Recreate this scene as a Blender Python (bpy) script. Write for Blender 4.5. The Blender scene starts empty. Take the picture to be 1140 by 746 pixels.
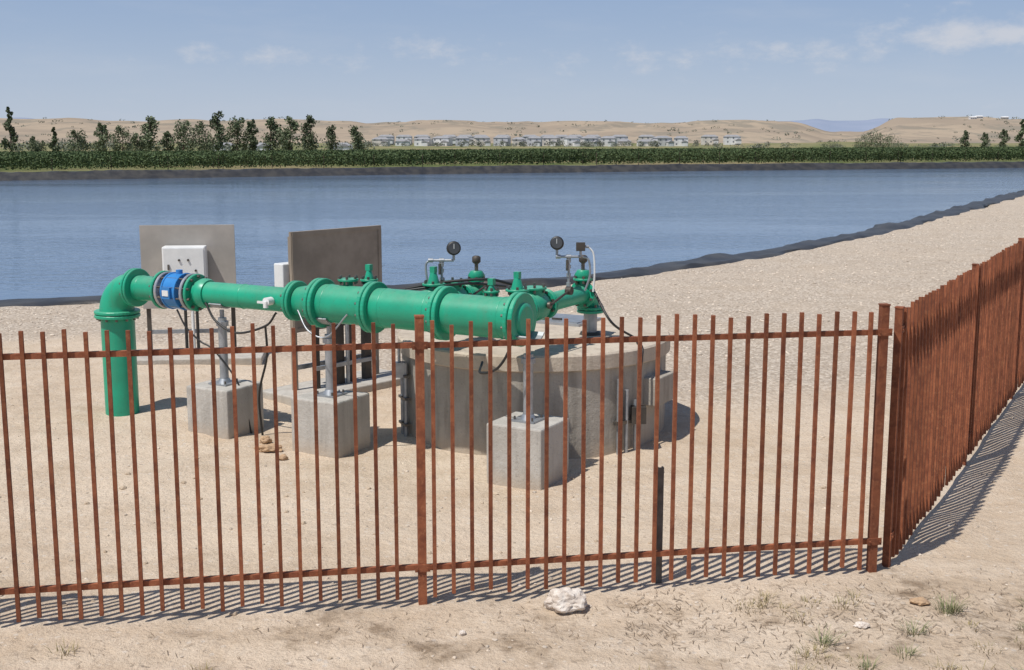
import bpy, math, random
import numpy as np
from mathutils import Vector, Matrix
random.seed(7); rng=np.random.default_rng(11)
S=bpy.context.scene
S.view_settings.view_transform='Standard'; S.view_settings.look='None'
S.view_settings.exposure=0; S.view_settings.gamma=1

# ---------------------------------------------------------------- helpers
def vnoise(x,y,sc,seed=0):
    tab=np.random.default_rng(seed+100).random((256,256))
    x=np.asarray(x,float)/sc; y=np.asarray(y,float)/sc
    xi=np.floor(x).astype(int); yi=np.floor(y).astype(int)
    fx=x-xi; fy=y-yi; fx=fx*fx*(3-2*fx); fy=fy*fy*(3-2*fy)
    a=tab[xi%256,yi%256]; b=tab[(xi+1)%256,yi%256]; c=tab[xi%256,(yi+1)%256]; d=tab[(xi+1)%256,(yi+1)%256]
    return (a*(1-fx)+b*fx)*(1-fy)+(c*(1-fx)+d*fx)*fy-.5
def sstep(a,b,x):
    t=np.clip((np.asarray(x,float)-a)/(b-a),0,1); return t*t*(3-2*t)

class NT:
    def __init__(s,tree): s.t=tree; s.n=tree.nodes; s.l=tree.links
    def link(s,a,b): s.l.new(a,b)
    def math(s,op,a,b=None,c=None,clamp=False):
        n=s.n.new('ShaderNodeMath'); n.operation=op; n.use_clamp=clamp
        for i,v in enumerate((a,b,c)):
            if v is None: continue
            if isinstance(v,(int,float)): n.inputs[i].default_value=v
            else: s.l.new(v,n.inputs[i])
        return n.outputs[0]
    def mix(s,f,a,b,mode='MIX'):
        n=s.n.new('ShaderNodeMix'); n.data_type='RGBA'; n.blend_type=mode
        for sock,v in ((n.inputs[0],f),(n.inputs[6],a),(n.inputs[7],b)):
            if isinstance(v,(int,float)): sock.default_value=v
            elif isinstance(v,tuple): sock.default_value=(*v,1) if len(v)==3 else v
            else: s.l.new(v,sock)
        return n.outputs[2]
    def noise(s,vec,scale,detail=4,rough=.55,out=0):
        n=s.n.new('ShaderNodeTexNoise'); n.inputs['Scale'].default_value=scale
        n.inputs['Detail'].default_value=detail; n.inputs['Roughness'].default_value=rough
        if vec is not None: s.l.new(vec,n.inputs['Vector'])
        return n.outputs[out]
    def ramp(s,f,lo,hi):
        n=s.n.new('ShaderNodeMapRange'); n.clamp=True; n.interpolation_type='SMOOTHSTEP'
        n.inputs[1].default_value=lo; n.inputs[2].default_value=hi
        s.l.new(f,n.inputs[0]); return n.outputs[0]
    def bump(s,h,strength,dist):
        n=s.n.new('ShaderNodeBump'); n.inputs['Strength'].default_value=strength
        n.inputs['Distance'].default_value=dist; s.l.new(h,n.inputs['Height']); return n.outputs[0]
    def scale(s,vec,v):
        n=s.n.new('ShaderNodeMapping'); n.inputs['Scale'].default_value=v; s.l.new(vec,n.inputs[0]); return n.outputs[0]

def newmat(name):
    m=bpy.data.materials.new(name); m.use_nodes=True
    t=NT(m.node_tree); b=m.node_tree.nodes['Principled BSDF']
    tc=t.n.new('ShaderNodeTexCoord').outputs['Object']
    return m,t,b,tc
def simple(name,c1,c2=None,rough=.6,metal=0,scale=6,bump=.0,bdist=.002,bscale=60,island=0,spec=None,detail=4):
    m,t,b,tc=newmat(name)
    c2=c2 or tuple(x*.75 for x in c1)
    f=t.ramp(t.noise(tc,scale,detail,.6),.3,.7)
    col=t.mix(f,c1,c2)
    if island:
        g=t.n.new('ShaderNodeNewGeometry').outputs['Random Per Island']
        v=t.math('MULTIPLY_ADD',g,island*2,1-island)
        n=t.n.new('ShaderNodeHueSaturation'); t.link(v,n.inputs['Value']); t.link(col,n.inputs['Color']); col=n.outputs[0]
    t.link(col,b.inputs['Base Color'])
    b.inputs['Roughness'].default_value=rough; b.inputs['Metallic'].default_value=metal
    if spec is not None: b.inputs['Specular IOR Level'].default_value=spec
    if bump: t.link(t.bump(t.noise(tc,bscale,4,.6),bump,bdist),b.inputs['Normal'])
    return m

class MB:
    def __init__(s): s.v=[]; s.f=[]; s.m=[]; s.sm=[]; s.mats=[]
    def mi(s,mat):
        if mat not in s.mats: s.mats.append(mat)
        return s.mats.index(mat)
    def add(s,vs,fs,mat,smooth=False):
        o=len(s.v); s.v+= [tuple(v) for v in vs]; i=s.mi(mat)
        for f in fs: s.f.append(tuple(o+k for k in f)); s.m.append(i); s.sm.append(smooth)
    def box(s,c,size,mat,ax=(1,0,0),up=(0,0,1)):
        X=Vector((*ax,0)[:3]).normalized(); Z=Vector(up).normalized(); Y=Z.cross(X).normalized(); Z=X.cross(Y)
        c=Vector(c); a,b,d=[k/2 for k in size]
        vs=[c+X*i*a+Y*j*b+Z*k*d for k in(-1,1) for j in(-1,1) for i in(-1,1)]
        s.add(vs,[(0,2,3,1),(4,5,7,6),(0,1,5,4),(2,6,7,3),(0,4,6,2),(1,3,7,5)],mat)
    def tube(s,pts,rad,mat,seg=12,caps=True,smooth=True):
        pts=[Vector(p) for p in pts]; n=len(pts)
        if not hasattr(rad,'__len__'): rad=[rad]*n
        tan=[]
        for i in range(n):
            a=pts[max(i-1,0)]; b=pts[min(i+1,n-1)]; tan.append((b-a).normalized())
        t=tan[0]; u=t.cross(Vector((0,0,1)))
        if u.length<.05: u=t.cross(Vector((1,0,0)))
        u.normalize(); rings=[]
        for i in range(n):
            t=tan[i]; u=(u-t*u.dot(t)).normalized(); w=t.cross(u)
            rings.append([pts[i]+(u*math.cos(2*math.pi*k/seg)+w*math.sin(2*math.pi*k/seg))*rad[i] for k in range(seg)])
        vs=[v for r in rings for v in r]; fs=[]
        for i in range(n-1):
            for k in range(seg):
                k2=(k+1)%seg; fs.append((i*seg+k,i*seg+k2,(i+1)*seg+k2,(i+1)*seg+k))
        s.add(vs,fs,mat,smooth)
        if caps:
            s.add(rings[0],[tuple(range(seg))[::-1]],mat); s.add(rings[-1],[tuple(range(seg))],mat)
    def cyl(s,a,b,r,mat,seg=24,**k): s.tube([a,b],r,mat,seg,**k)
    def flange(s,p,d,r,th,mat,bolt=None,n=10,rb=None,seg=36):
        p=Vector(p); d=Vector(d).normalized(); e=min(.006,th*.2)
        s.tube([p-d*th/2,p-d*(th/2-e),p+d*(th/2-e),p+d*th/2],[r-e,r,r,r-e],mat,seg,smooth=False)
        if bolt:
            u=d.cross(Vector((0,0,1)))
            if u.length<.1: u=Vector((1,0,0))
            u.normalize(); w=d.cross(u); rb=rb or r*.86
            for k in range(n):
                a=2*math.pi*(k+.5)/n; q=p+(u*math.cos(a)+w*math.sin(a))*rb
                s.tube([q-d*(th/2+.022),q+d*(th/2+.022)],.012,bolt,6,smooth=False)
    def obj(s,name,parent=None,bevel=0):
        me=bpy.data.meshes.new(name); me.from_pydata(s.v,[],s.f)
        for m in s.mats: me.materials.append(m)
        me.polygons.foreach_set('material_index',s.m); me.polygons.foreach_set('use_smooth',s.sm); me.update()
        o=bpy.data.objects.new(name,me); S.collection.objects.link(o)
        if parent: o.parent=parent
        if bevel:
            b=o.modifiers.new('b','BEVEL'); b.width=bevel; b.segments=2; b.limit_method='ANGLE'
        return o
def empty(name,loc=(0,0,0)):
    e=bpy.data.objects.new(name,None); e.empty_display_size=.2; S.collection.objects.link(e); return e
def npmesh(name,V,F,mats,smooth=False,mi=None,parent=None):
    me=bpy.data.meshes.new(name); V=np.asarray(V,np.float32); F=np.asarray(F,np.int32); k=F.shape[1]
    me.vertices.add(len(V)); me.vertices.foreach_set('co',V.ravel())
    me.loops.add(F.size); me.loops.foreach_set('vertex_index',F.ravel())
    me.polygons.add(len(F)); me.polygons.foreach_set('loop_start',np.arange(0,F.size,k,dtype=np.int32))
    me.polygons.foreach_set('loop_total',np.full(len(F),k,np.int32))
    me.polygons.foreach_set('use_smooth',np.full(len(F),smooth))
    for m in mats: me.materials.append(m)
    if mi is not None: me.polygons.foreach_set('material_index',np.asarray(mi,np.int32))
    me.update(calc_edges=True); me.validate()
    o=bpy.data.objects.new(name,me); S.collection.objects.link(o)
    if parent: o.parent=parent
    return o

# ---------------------------------------------------------------- materials
m,t,b,tc=newmat('rusted_steel')
isl=t.n.new('ShaderNodeNewGeometry').outputs['Random Per Island']
f=t.ramp(t.noise(tc,9,5,.7),.35,.68)
c=t.mix(f,(.265,.090,.042),(.15,.048,.025))
f2=t.ramp(t.noise(tc,40,3,.6),.5,.75); c=t.mix(t.math('MULTIPLY',f2,.5),c,(.36,.155,.075))
h=t.n.new('ShaderNodeHueSaturation'); t.link(t.math('MULTIPLY_ADD',isl,.5,.78),h.inputs['Value']); t.link(c,h.inputs['Color'])
t.link(h.outputs[0],b.inputs['Base Color']); b.inputs['Roughness'].default_value=.8; b.inputs['Specular IOR Level'].default_value=.3
t.link(t.bump(t.noise(tc,120,3,.6),.4,.003),b.inputs['Normal']); M_rust=m

m,t,b,tc=newmat('green_pipe_paint')
f=t.ramp(t.noise(tc,3,5,.65),.35,.7)
c=t.mix(f,(.012,.355,.205),(.016,.29,.17))
nz=t.n.new('ShaderNodeSeparateXYZ'); t.link(t.n.new('ShaderNodeNewGeometry').outputs['Normal'],nz.inputs[0])
dust=t.math('MULTIPLY',t.ramp(nz.outputs[2],.3,1.0),t.math('MULTIPLY_ADD',t.noise(tc,14,5,.7),.6,-.08),clamp=True)
c=t.mix(dust,c,(.30,.42,.30))
sp_=t.ramp(t.noise(tc,60,2,.5),.68,.75); c=t.mix(t.math('MULTIPLY',sp_,.6),c,(.06,.09,.05))
dr=t.ramp(t.noise(t.scale(tc,(9,9,1.2)),1.4,4,.6),.52,.75); c=t.mix(t.math('MULTIPLY',dr,.25),c,(.10,.20,.12))
t.link(c,b.inputs['Base Color']); b.inputs['Roughness'].default_value=.38
t.link(t.bump(t.noise(tc,55,4,.6),.15,.003),b.inputs['Normal']); M_green=m
M_blue=simple('blue_meter_paint',(.04,.24,.58),(.03,.19,.48),.35)
M_white=simple('white_enclosure_paint',(.76,.77,.76),(.68,.69,.68),.4)
M_bolt=simple('bolt_steel',(.10,.10,.10),(.20,.17,.14),.45,.7,scale=40)
M_galv=simple('galvanised_steel',(.42,.44,.46),(.30,.32,.34),.45,.6,scale=15)
M_stake=simple('weathered_stake_steel',(.17,.155,.14),(.10,.09,.08),.7,.3,scale=15)
M_silver=simple('silver_flange',(.45,.47,.50),(.35,.36,.38),.4,.5)
M_black=simple('black_rubber',(.015,.015,.016),(.03,.028,.026),.5)
M_dark=simple('dark_steel',(.05,.045,.04),(.09,.075,.06),.6,.3)
M_glass=simple('gauge_face',(.07,.07,.07),(.05,.05,.05),.12)
M_boardg=simple('grey_panel_board',(.39,.36,.325),(.31,.29,.26),.6,0,scale=3)
M_boardb=simple('weathered_plywood_board',(.34,.28,.22),(.25,.205,.16),.75,0,scale=4,bump=.3)
def concrete(name,c1,c2,c3,sc=1.):
    m,t,b,tc=newmat(name)
    n1=t.ramp(t.noise(tc,2.2*sc,6,.65),.32,.68)
    st=t.ramp(t.noise(t.scale(tc,(7,7,.9)),1.6,4,.6),.42,.72)
    c=t.mix(n1,c1,c2); c=t.mix(t.math('MULTIPLY',st,.65),c,c3)
    sp=t.ramp(t.noise(tc,70,3,.6),.58,.72); c=t.mix(t.math('MULTIPLY',sp,.4),c,(.16,.14,.12))
    sz=t.n.new('ShaderNodeSeparateXYZ'); t.link(tc,sz.inputs[0])
    low=t.math('SUBTRACT',1,t.ramp(t.math('ADD',sz.outputs[2],t.math('MULTIPLY',t.noise(tc,6,4),.15)),.06,.24))
    c=t.mix(t.math('MULTIPLY',low,.6),c,(.46,.37,.275))
    t.link(c,b.inputs['Base Color']); b.inputs['Roughness'].default_value=.9; b.inputs['Specular IOR Level'].default_value=.2
    h=t.math('ADD',t.noise(tc,35,5,.7),t.math('MULTIPLY',t.noise(tc,6,3),1.5))
    t.link(t.bump(h,.6,.010),b.inputs['Normal']); return m
M_conc=concrete('vault_concrete',(.44,.405,.35),(.34,.31,.265),(.22,.195,.165))
M_conclid=concrete('lid_concrete',(.56,.485,.395),(.47,.40,.32),(.34,.285,.225))
M_concb=concrete('block_concrete',(.50,.475,.43),(.41,.385,.345),(.31,.29,.26))

# ---------------------------------------------------------------- pond outline
poly=np.array([(-75,2.5),(-30,13.2),(-8,18.8),(0,20.9),(2.6,23.4),(6.3,28),(11.4,35.6),(23.9,57),(42,86),(64,110),(65,121),(47.6,116),(0,101),(-34,83.5),(-80,63)],float)
def chaikin(P,n):
    for _ in range(n):
        Q=np.roll(P,-1,0); P=np.stack([P*.75+Q*.25,P*.25+Q*.75],1).reshape(-1,2)
    return P
pond=chaikin(poly,3)
def sdist(x,y,P=pond):
    x=np.asarray(x,float).ravel(); y=np.asarray(y,float).ravel(); d=np.full(x.shape,1e9); ins=np.zeros(x.shape,bool)
    A=P; B=np.roll(P,-1,0)
    for (ax,ay),(bx,by) in zip(A,B):
        ex,ey=bx-ax,by-ay; L=ex*ex+ey*ey
        tt=np.clip(((x-ax)*ex+(y-ay)*ey)/L,0,1)
        d=np.minimum(d,(x-ax-tt*ex)**2+(y-ay-tt*ey)**2)
        c=((ay>y)!=(by>y)); 
        with np.errstate(divide='ignore',invalid='ignore'):
            xi=(bx-ax)*(y-ay)/(by-ay if by!=ay else 1e-9)+ax
        ins^= c&(x<xi)
    d=np.sqrt(d); return np.where(ins,d,-d)
def axis(parts):
    out=[]
    for a,b,s in parts: out+=list(np.arange(a,b,s))
    return out
xs=np.array(axis([(-6000,-1000,500),(-1000,-200,50),(-200,-80,6),(-80,-12,1.),(-12,-6,.2),(-6,6,.1),(6,14,.2),(14,80,1.),(80,200,6),(200,1000,50),(1000,6001,500)]))
ys=np.array(axis([(-60,0,6),(0,4,.5),(4,14,.08),(14,36,.3),(36,130,1.),(130,260,6),(260,1200,40),(1200,12001,600)]))
GX,GY=np.meshgrid(xs,ys); x=GX.ravel(); y=GY.ravel(); sd=sdist(x,y)
def gh(x,y,sd=None):
    x=np.atleast_1d(np.asarray(x,float)); y=np.atleast_1d(np.asarray(y,float))
    if sd is None: sd=sdist(x,y)
    z=.04*vnoise(x,y,2.3,1)+.034*vnoise(x,y,.7,2)+.026*vnoise(x,y,.33,3)+.014*vnoise(x,y,.17,4)
    g=sstep(-11,-8,sd)*(1-sstep(-1.0,-.5,sd))
    z+=g*(.06*vnoise(x,y,1.6,5)+.03)
    z*=1-sstep(60,130,np.hypot(x,y))
    off=y-.4*x
    z+= -5.2*sstep(106,400,off)*sstep(100,125,y+np.abs(x)*.5)
    z=np.where(sd>-.25,-1.3*np.clip(sd+.25,0,1.8)-.01,z)
    return z
z=gh(x,y,sd)
nx,ny=len(xs),len(ys)
idx=np.arange(nx*ny).reshape(ny,nx)
F=np.stack([idx[:-1,:-1],idx[:-1,1:],idx[1:,1:],idx[1:,:-1]],-1).reshape(-1,4)
m,t,b,tc=newmat('sandy_ground')
at=t.n.new('ShaderNodeAttribute'); at.attribute_name='zone'; sp=t.n.new('ShaderNodeSeparateColor'); t.link(at.outputs['Color'],sp.inputs[0])
gz,fz,dz=sp.outputs
n1=t.ramp(t.noise(tc,.55,4,.62),.36,.64); n2=t.ramp(t.noise(tc,4.5,5,.7),.35,.7); n3=t.noise(tc,55,3,.7)
sand=t.mix(n1,(.65,.53,.405),(.54,.425,.31)); sand=t.mix(t.math('MULTIPLY',n2,.5),sand,(.69,.585,.465))
sand=t.mix(t.math('MULTIPLY',t.ramp(t.noise(tc,1.9,4,.65),.52,.70),.40),sand,(.47,.36,.25))
sand=t.mix(t.math('MULTIPLY',t.ramp(n3,.50,.70),.50),sand,(.36,.265,.185))
vg=t.n.new('ShaderNodeTexVoronoi'); vg.inputs['Scale'].default_value=27; t.link(tc,vg.inputs['Vector'])
vgs=t.n.new('ShaderNodeSeparateColor'); t.link(vg.outputs['Color'],vgs.inputs[0])
peb=t.math('MULTIPLY',t.ramp(vgs.outputs[0],.90,.93),t.math('SUBTRACT',1,t.ramp(vg.outputs['Distance'],.3,.45)))
sand=t.mix(t.math('MULTIPLY',peb,.6),sand,(.64,.57,.49))
gr=t.mix(t.ramp(vgs.outputs[1],0,1),(.42,.345,.27),(.66,.575,.475))
gr=t.mix(t.math('MULTIPLY',t.ramp(vg.outputs['Distance'],.4,.8),.5),gr,(.29,.225,.165))
gr=t.mix(t.math('MULTIPLY',n1,.4),gr,(.55,.455,.355))
gr=t.mix(t.math('MULTIPLY',t.ramp(t.noise(tc,1.1,4,.6),.5,.68),.35),gr,(.40,.32,.24))
col=t.mix(gz,sand,gr)
soil=t.mix(t.ramp(n2,.2,.9),(.48,.375,.27),(.28,.205,.14))
col=t.mix(t.math('MULTIPLY',dz,t.ramp(t.noise(tc,1.6,5,.7),.46,.64)),col,soil)
fieldc=t.mix(t.ramp(t.noise(tc,.035,4,.6),.4,.6),(.28,.235,.13),(.12,.15,.055))
col=t.mix(fz,col,fieldc)
t.link(col,b.inputs['Base Color']); b.inputs['Roughness'].default_value=.95; b.inputs['Specular IOR Level'].default_value=.12
gh_=t.math('MULTIPLY',t.math('SUBTRACT',1,vg.outputs['Distance']),t.math('MULTIPLY_ADD',gz,1.0,.0))
h=t.math('ADD',t.math('MULTIPLY',t.noise(tc,9,6,.74),3.4),gh_)
t.link(t.bump(h,.72,.022),b.inputs['Normal']); M_ground=m
g=npmesh('ground',np.stack([x,y,z],1),F,[M_ground],smooth=True)
edge=.9*vnoise(x,y,2.,9)+.5*vnoise(x,y,.6,8)
w_grav=sstep(-11.0,-8.8,sd+edge)*(1-sstep(40,90,y)*.4)
nearleft=sstep(-6,2,x)
w_grav=np.where(x<2,sstep(-4.6-6.0*nearleft,-3.6-5.4*nearleft,sd+edge*.7),w_grav)
w_field=sstep(-.8,-1.6,sd)*sstep(60,85,y-x*.2)
w_dark=1-sstep(6.0,6.9,y-.17*x+.9*vnoise(x,y,.8,12))
colr=np.stack([w_grav*(1-w_field),w_field,w_dark,np.ones_like(x)],1).astype(np.float32)
ca=g.data.color_attributes.new('zone','FLOAT_COLOR','POINT'); ca.data.foreach_set('color',colr.ravel())

# ---------------------------------------------------------------- water
m,t,b,tc=newmat('pond_water')
wv=t.scale(tc,(1.0,2.2,1.0))
h=t.math('ADD',t.noise(wv,1.3,3,.55),t.math('MULTIPLY',t.noise(wv,5.5,2,.5),.35))
pat=t.ramp(t.noise(t.scale(tc,(.35,1.5,1)),.09,4,.6),.38,.62)
bn=t.n.new('ShaderNodeBump'); bn.inputs['Distance'].default_value=.11; t.link(h,bn.inputs['Height']); t.link(t.math('MULTIPLY_ADD',pat,.20,.10),bn.inputs['Strength'])
t.link(bn.outputs[0],b.inputs['Normal'])
c=t.mix(pat,(.095,.155,.245),(.12,.185,.285))
t.link(c,b.inputs['Base Color'])
b.inputs['Roughness'].default_value=.09; b.inputs['IOR'].default_value=1.333; M_water=m
P=pond; nP=len(P)
T=np.roll(P,-1,0)-np.roll(P,1,0); T/=np.linalg.norm(T,axis=1)[:,None]; N=np.stack([-T[:,1],T[:,0]],1)
if sdist([P[10,0]+N[10,0]*.2],[P[10,1]+N[10,1]*.2])[0]<0: N=-N
W=P+N*.6
mb=MB(); mb.add([(a,c_, -.48) for a,c_ in W],[tuple(range(nP))],M_water); water=mb.obj('pond_water')
# ---------------------------------------------------------------- liner
M_liner=simple('black_pond_liner',(.026,.026,.028),(.06,.056,.05),.45,0,scale=1.5,bump=.5,bdist=.03,bscale=4)
seg=np.linalg.norm(np.roll(P,-1,0)-P,axis=1); cum=np.concatenate([[0],np.cumsum(seg)])
nS=2600; ss=np.linspace(0,cum[-1],nS,endpoint=False)
PX=np.interp(ss,cum,np.append(P[:,0],P[0,0])); PY=np.interp(ss,cum,np.append(P[:,1],P[0,1]))
NX=np.interp(ss,cum,np.append(N[:,0],N[0,0])); NY=np.interp(ss,cum,np.append(N[:,1],N[0,1]))
offs=[-.62,-.5,-.38,-.25,-.12,.0,.12,.3,.6,1.0,1.5]
hz=[-.02,.04,.06,.075,.08,.07,.02,-.09,-.28,-.55,-.9]
V=[]
for j,(o,hh) in enumerate(zip(offs,hz)):
    wob=.10*vnoise(ss,np.full(nS,j*.5),1.4,20)+.06*vnoise(ss,np.full(nS,j*.6),.5,21)
    k=1 if j<7 else .4
    oo=o+wob*1.6*(1 if 0<j<8 else 2.0*(j==0))
    zz=hh+(np.maximum(wob,-.04)*1.0*k if j>0 else 0)
    V.append(np.stack([PX+NX*oo,PY+NY*oo,zz*np.ones(nS)],1))
V=np.concatenate(V); Fq=[]
i=np.arange(nS); i2=(i+1)%nS
for j in range(len(offs)-1): Fq.append(np.stack([j*nS+i,j*nS+i2,(j+1)*nS+i2,(j+1)*nS+i],1))
npmesh('pond_liner',V,np.concatenate(Fq),[M_liner],smooth=True)

# ---------------------------------------------------------------- pebbles
ph=(1+5**.5)/2
ico=np.array([(-1,ph,0),(1,ph,0),(-1,-ph,0),(1,-ph,0),(0,-1,ph),(0,1,ph),(0,-1,-ph),(0,1,-ph),(ph,0,-1),(ph,0,1),(-ph,0,-1),(-ph,0,1)])/1.9
icf=np.array([(0,11,5),(0,5,1),(0,1,7),(0,7,10),(0,10,11),(1,5,9),(5,11,4),(11,10,2),(10,7,6),(7,1,8),(3,9,4),(3,4,2),(3,2,6),(3,6,8),(3,8,9),(4,9,5),(2,4,11),(6,2,10),(8,6,7),(9,8,1)])
def stones(name,px,py,sz,mat,flat=.6):
    n=len(px); pz=gh(px,py)
    V=ico[None]*(1+.35*(rng.random((n,12,1))-.5))*sz[:,None,None]*np.stack([rng.uniform(.7,1.3,n),rng.uniform(.7,1.2,n),rng.uniform(.5,.9,n)*flat*1.3],1)[:,None,:]
    a=rng.uniform(0,6.28,n); c,s=np.cos(a)[:,None],np.sin(a)[:,None]
    X=V[:,:,0]*c-V[:,:,1]*s; Y=V[:,:,0]*s+V[:,:,1]*c
    V=np.stack([X+px[:,None],Y+py[:,None],V[:,:,2]+(pz+sz*.12)[:,None]],-1).reshape(-1,3)
    F=(icf[None]+12*np.arange(n)[:,None,None]).reshape(-1,3)
    return npmesh(name,V,F,[mat])
M_peb=simple('pebble_stone',(.58,.50,.41),(.44,.355,.27),.9,scale=20,island=.3)
M_grav=simple('gravel_stone',(.62,.54,.445),(.50,.42,.335),.9,scale=20,island=.25)
n=9000
px=rng.uniform(-5,8,n); py=4.6+rng.random(n)**1.3*9; sz=.004+.013*rng.random(n)**5
k=rng.random(n)<(.35+.65*(vnoise(px,py,.9,31)>0)); stones('scattered_pebbles',px[k],py[k],sz[k],M_peb)
n=34000
px=rng.uniform(-12,22,n); py=rng.uniform(14,42,n); s_=sdist(px,py)
lim=np.where(px<-2,-4.2,-9.5); k=(s_<-.7)&(s_>lim); stones('gravel',px[k],py[k],.010+.018*rng.random(k.sum())**2,M_grav)
n=90
px=rng.uniform(-3.5,4.5,n); py=rng.uniform(5.2,9,n); stones('clods',px,py,.010+.018*rng.random(n)**2,simple('clod_earth',(.52,.42,.31),(.40,.31,.22),.95,bump=.5),.7)

def rock(name,c,s,mat,seed):
    import bmesh
    from mathutils import noise
    bm=bmesh.new(); bmesh.ops.create_icosphere(bm,subdivisions=4,radius=1)
    for v in bm.verts:
        p=v.co.copy()+Vector((seed*3.1,seed,0)); 
        d=1+.35*noise.noise(p*1.3)+.18*noise.noise(p*3)+.07*noise.noise(p*8)
        q=v.co.normalized(); d*=min(1,.86/max(abs(q.x*.8+q.y*.5+q.z*.33),.01)); d*=min(1,.8/max(abs(q.x*-.4+q.y*.6+q.z*.7),.01))
        v.co=Vector((q.x*s[0],q.y*s[1],q.z*s[2]))*d
    me=bpy.data.meshes.new(name); bm.to_mesh(me); bm.free(); me.materials.append(mat)
    for p in me.polygons: p.use_smooth=False
    o=bpy.data.objects.new(name,me); o.location=(c[0],c[1],float(gh(c[0],c[1])[0])+s[2]*.55+c[2]); S.collection.objects.link(o)
M_wrock=simple('white_rock',(.72,.66,.59),(.50,.42,.35),.9,scale=22,bump=.8,bdist=.01,bscale=40)
M_brock=simple('brown_rock',(.50,.34,.20),(.36,.24,.15),.9,scale=22,bump=.8,bdist=.01,bscale=40)
rock('white_rock',(.30,6.42,0),(.115,.10,.075),M_wrock,1)
rock('stone',(2.27,6.42,0),(.055,.045,.02),M_brock,2)
rock('stone',(1.86,6.12,0),(.04,.035,.02),M_wrock,3)
rock('stone',(-.26,6.05,0),(.02,.02,.015),M_wrock,4)
rock('stone',(-2.02,9.8,0),(.11,.06,.04),M_brock,5)
rock('stone',(-2.10,10.05,0),(.05,.05,.04),M_brock,6)
rock('stone',(-1.86,9.55,0),(.04,.04,.03),M_brock,7)
rock('stone',(2.9,8.9,0),(.05,.04,.025),M_wrock,8)

# ---------------------------------------------------------------- fence
def fence(name,p0,p1,posts,start,end,spacing=.1055,ptop=1.63,pw=.046,skip=.045):
    mb=MB(); p0=Vector((*p0,0)); p1=Vector((*p1,0)); d=(p1-p0); L=d.length; d.normalize(); nrm=Vector((d.y,-d.x,0))
    for z_ in (.215,1.475):
        prev=start
        for q in list(posts)+[end]:
            if q-prev>.05:
                a=p0+d*(prev+.024); c=p0+d*(q-.024); mid=(a+c)/2
                mb.box((mid.x,mid.y,z_+random.uniform(-.004,.004)),((c-a).length,.028,.030),M_rust,ax=d,up=(random.uniform(-.002,.002),0,1))
            prev=q
    for q in posts:
        p=p0+d*q
        mb.box((p.x,p.y,(ptop-.05)/2),(pw,pw,ptop+.05),M_rust,ax=d)
        mb.box((p.x,p.y,ptop+.003),(pw+.006,pw+.006,.008),M_rust,ax=d)
        for z_ in (.215,1.475):
            c=p+nrm*(pw/2+.003); mb.box((c.x,c.y,z_),(.085,.006,.042),M_rust,ax=d)
            for e in(-.03,.03):
                cc=c+d*e+Vector((0,0,z_)); mb.tube([cc,cc+nrm*.010],.006,M_rust,6)
    s=start+spacing*.5
    while s<end-.02:
        near=min([abs(s-q) for q in posts]+[9])
        if near>skip:
            p=p0+d*s
            tilt=Vector((random.gauss(0,.004),random.gauss(0,.003),1)).normalized()
            top=1.60+random.gauss(0,.007); bot=.05+random.uniform(-.01,.02)
            p=p+nrm*.0245
            mb.box((p.x,p.y,(top+bot)/2),(.0205,.0205,top-bot),M_rust,ax=d,up=tilt)
        s+=spacing
    return mb.obj(name)
fA=Vector((-6.0,6.568-6*.1695)); fB=Vector((2.15,6.568+.1695*2.15)); L1=(fB-fA).length
fence('steel_picket_fence',fA,fB,[L1-2*2.69-2.69,L1-2*2.69,L1-2.69,L1] if L1-3*2.69>0 else [L1-2*2.69,L1-2.69,L1],0,L1)
d2=Vector((.563,1)).normalized(); q0=Vector((2.27,7.03)); q1=q0+d2*22
fence('steel_picket_fence',q0,q1,[0]+[.1055*26*k for k in range(1,9)],0,22,ptop=1.60,pw=.044)
mb=MB(); mb.box((.86,6.80,.30),(.034,.006,.80),M_stake,ax=(1,.2,0)); mb.box((.845,6.815,.30),(.006,.03,.80),M_stake,ax=(1,.2,0)); mb.box((.875,6.815,.30),(.006,.03,.80),M_stake,ax=(1,.2,0)); mb.obj('steel_stake')

# ---------------------------------------------------------------- pipeline
dv=Vector((.874,-.485,0)).normalized(); nv=Vector((.485,.874,0)).normalized(); Z=Vector((0,0,1)); E0=Vector((-3.69,11.1,1.23))
def hp(s,k=0,z=0): return E0+dv*s+nv*k+Z*z
pl=empty('green_water_pipeline')
mb=MB()
base=hp(.055); base.z=0
mb.cyl(base-Z*.1,base+Z*.97,.152,M_green,36)
mb.flange(base+Z*.955,Z,.205,.03,M_green,M_bolt,12); mb.flange(base+Z*.992,Z,.205,.03,M_green)
R=.225; C=hp(.055)+dv*R-Z*R; pts=[];rd=[]
for i in range(13):
    a=math.pi/2*i/12; pts.append(C+(-dv*math.cos(a)+Z*math.sin(a))*R); rd.append(.158+(.125-.158)*i/12)
mb.tube(pts,rd,M_green,36,caps=False)
mb.flange(hp(.295),dv,.175,.028,M_green,M_bolt,10); mb.flange(hp(.33),dv,.175,.028,M_green)
mb.obj('riser_and_elbow',pl)
mb=MB()
mb.cyl(hp(.32),hp(.66),.112,M_green,32)
mb.flange(hp(.66),dv,.172,.03,M_green,M_bolt,10)
mb.cyl(hp(1.06),hp(2.16),.104,M_green,32)
mb.flange(hp(1.05),dv,.165,.03,M_green,M_bolt,10)
mb.tube([hp(1.10),hp(1.13),hp(1.17),hp(1.2)],[.118,.13,.13,.118],M_green,32)
mb.flange(hp(2.14),dv,.168,.03,M_green,M_bolt,8); mb.flange(hp(2.175),dv,.168,.03,M_green)
mb.tube([hp(2.19),hp(2.25),hp(2.38)],[.12,.13,.152],M_green,32,caps=False)
mb.flange(hp(2.40),dv,.205,.036,M_green,M_bolt,12); mb.flange(hp(2.442),dv,.205,.036,M_green)
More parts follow.
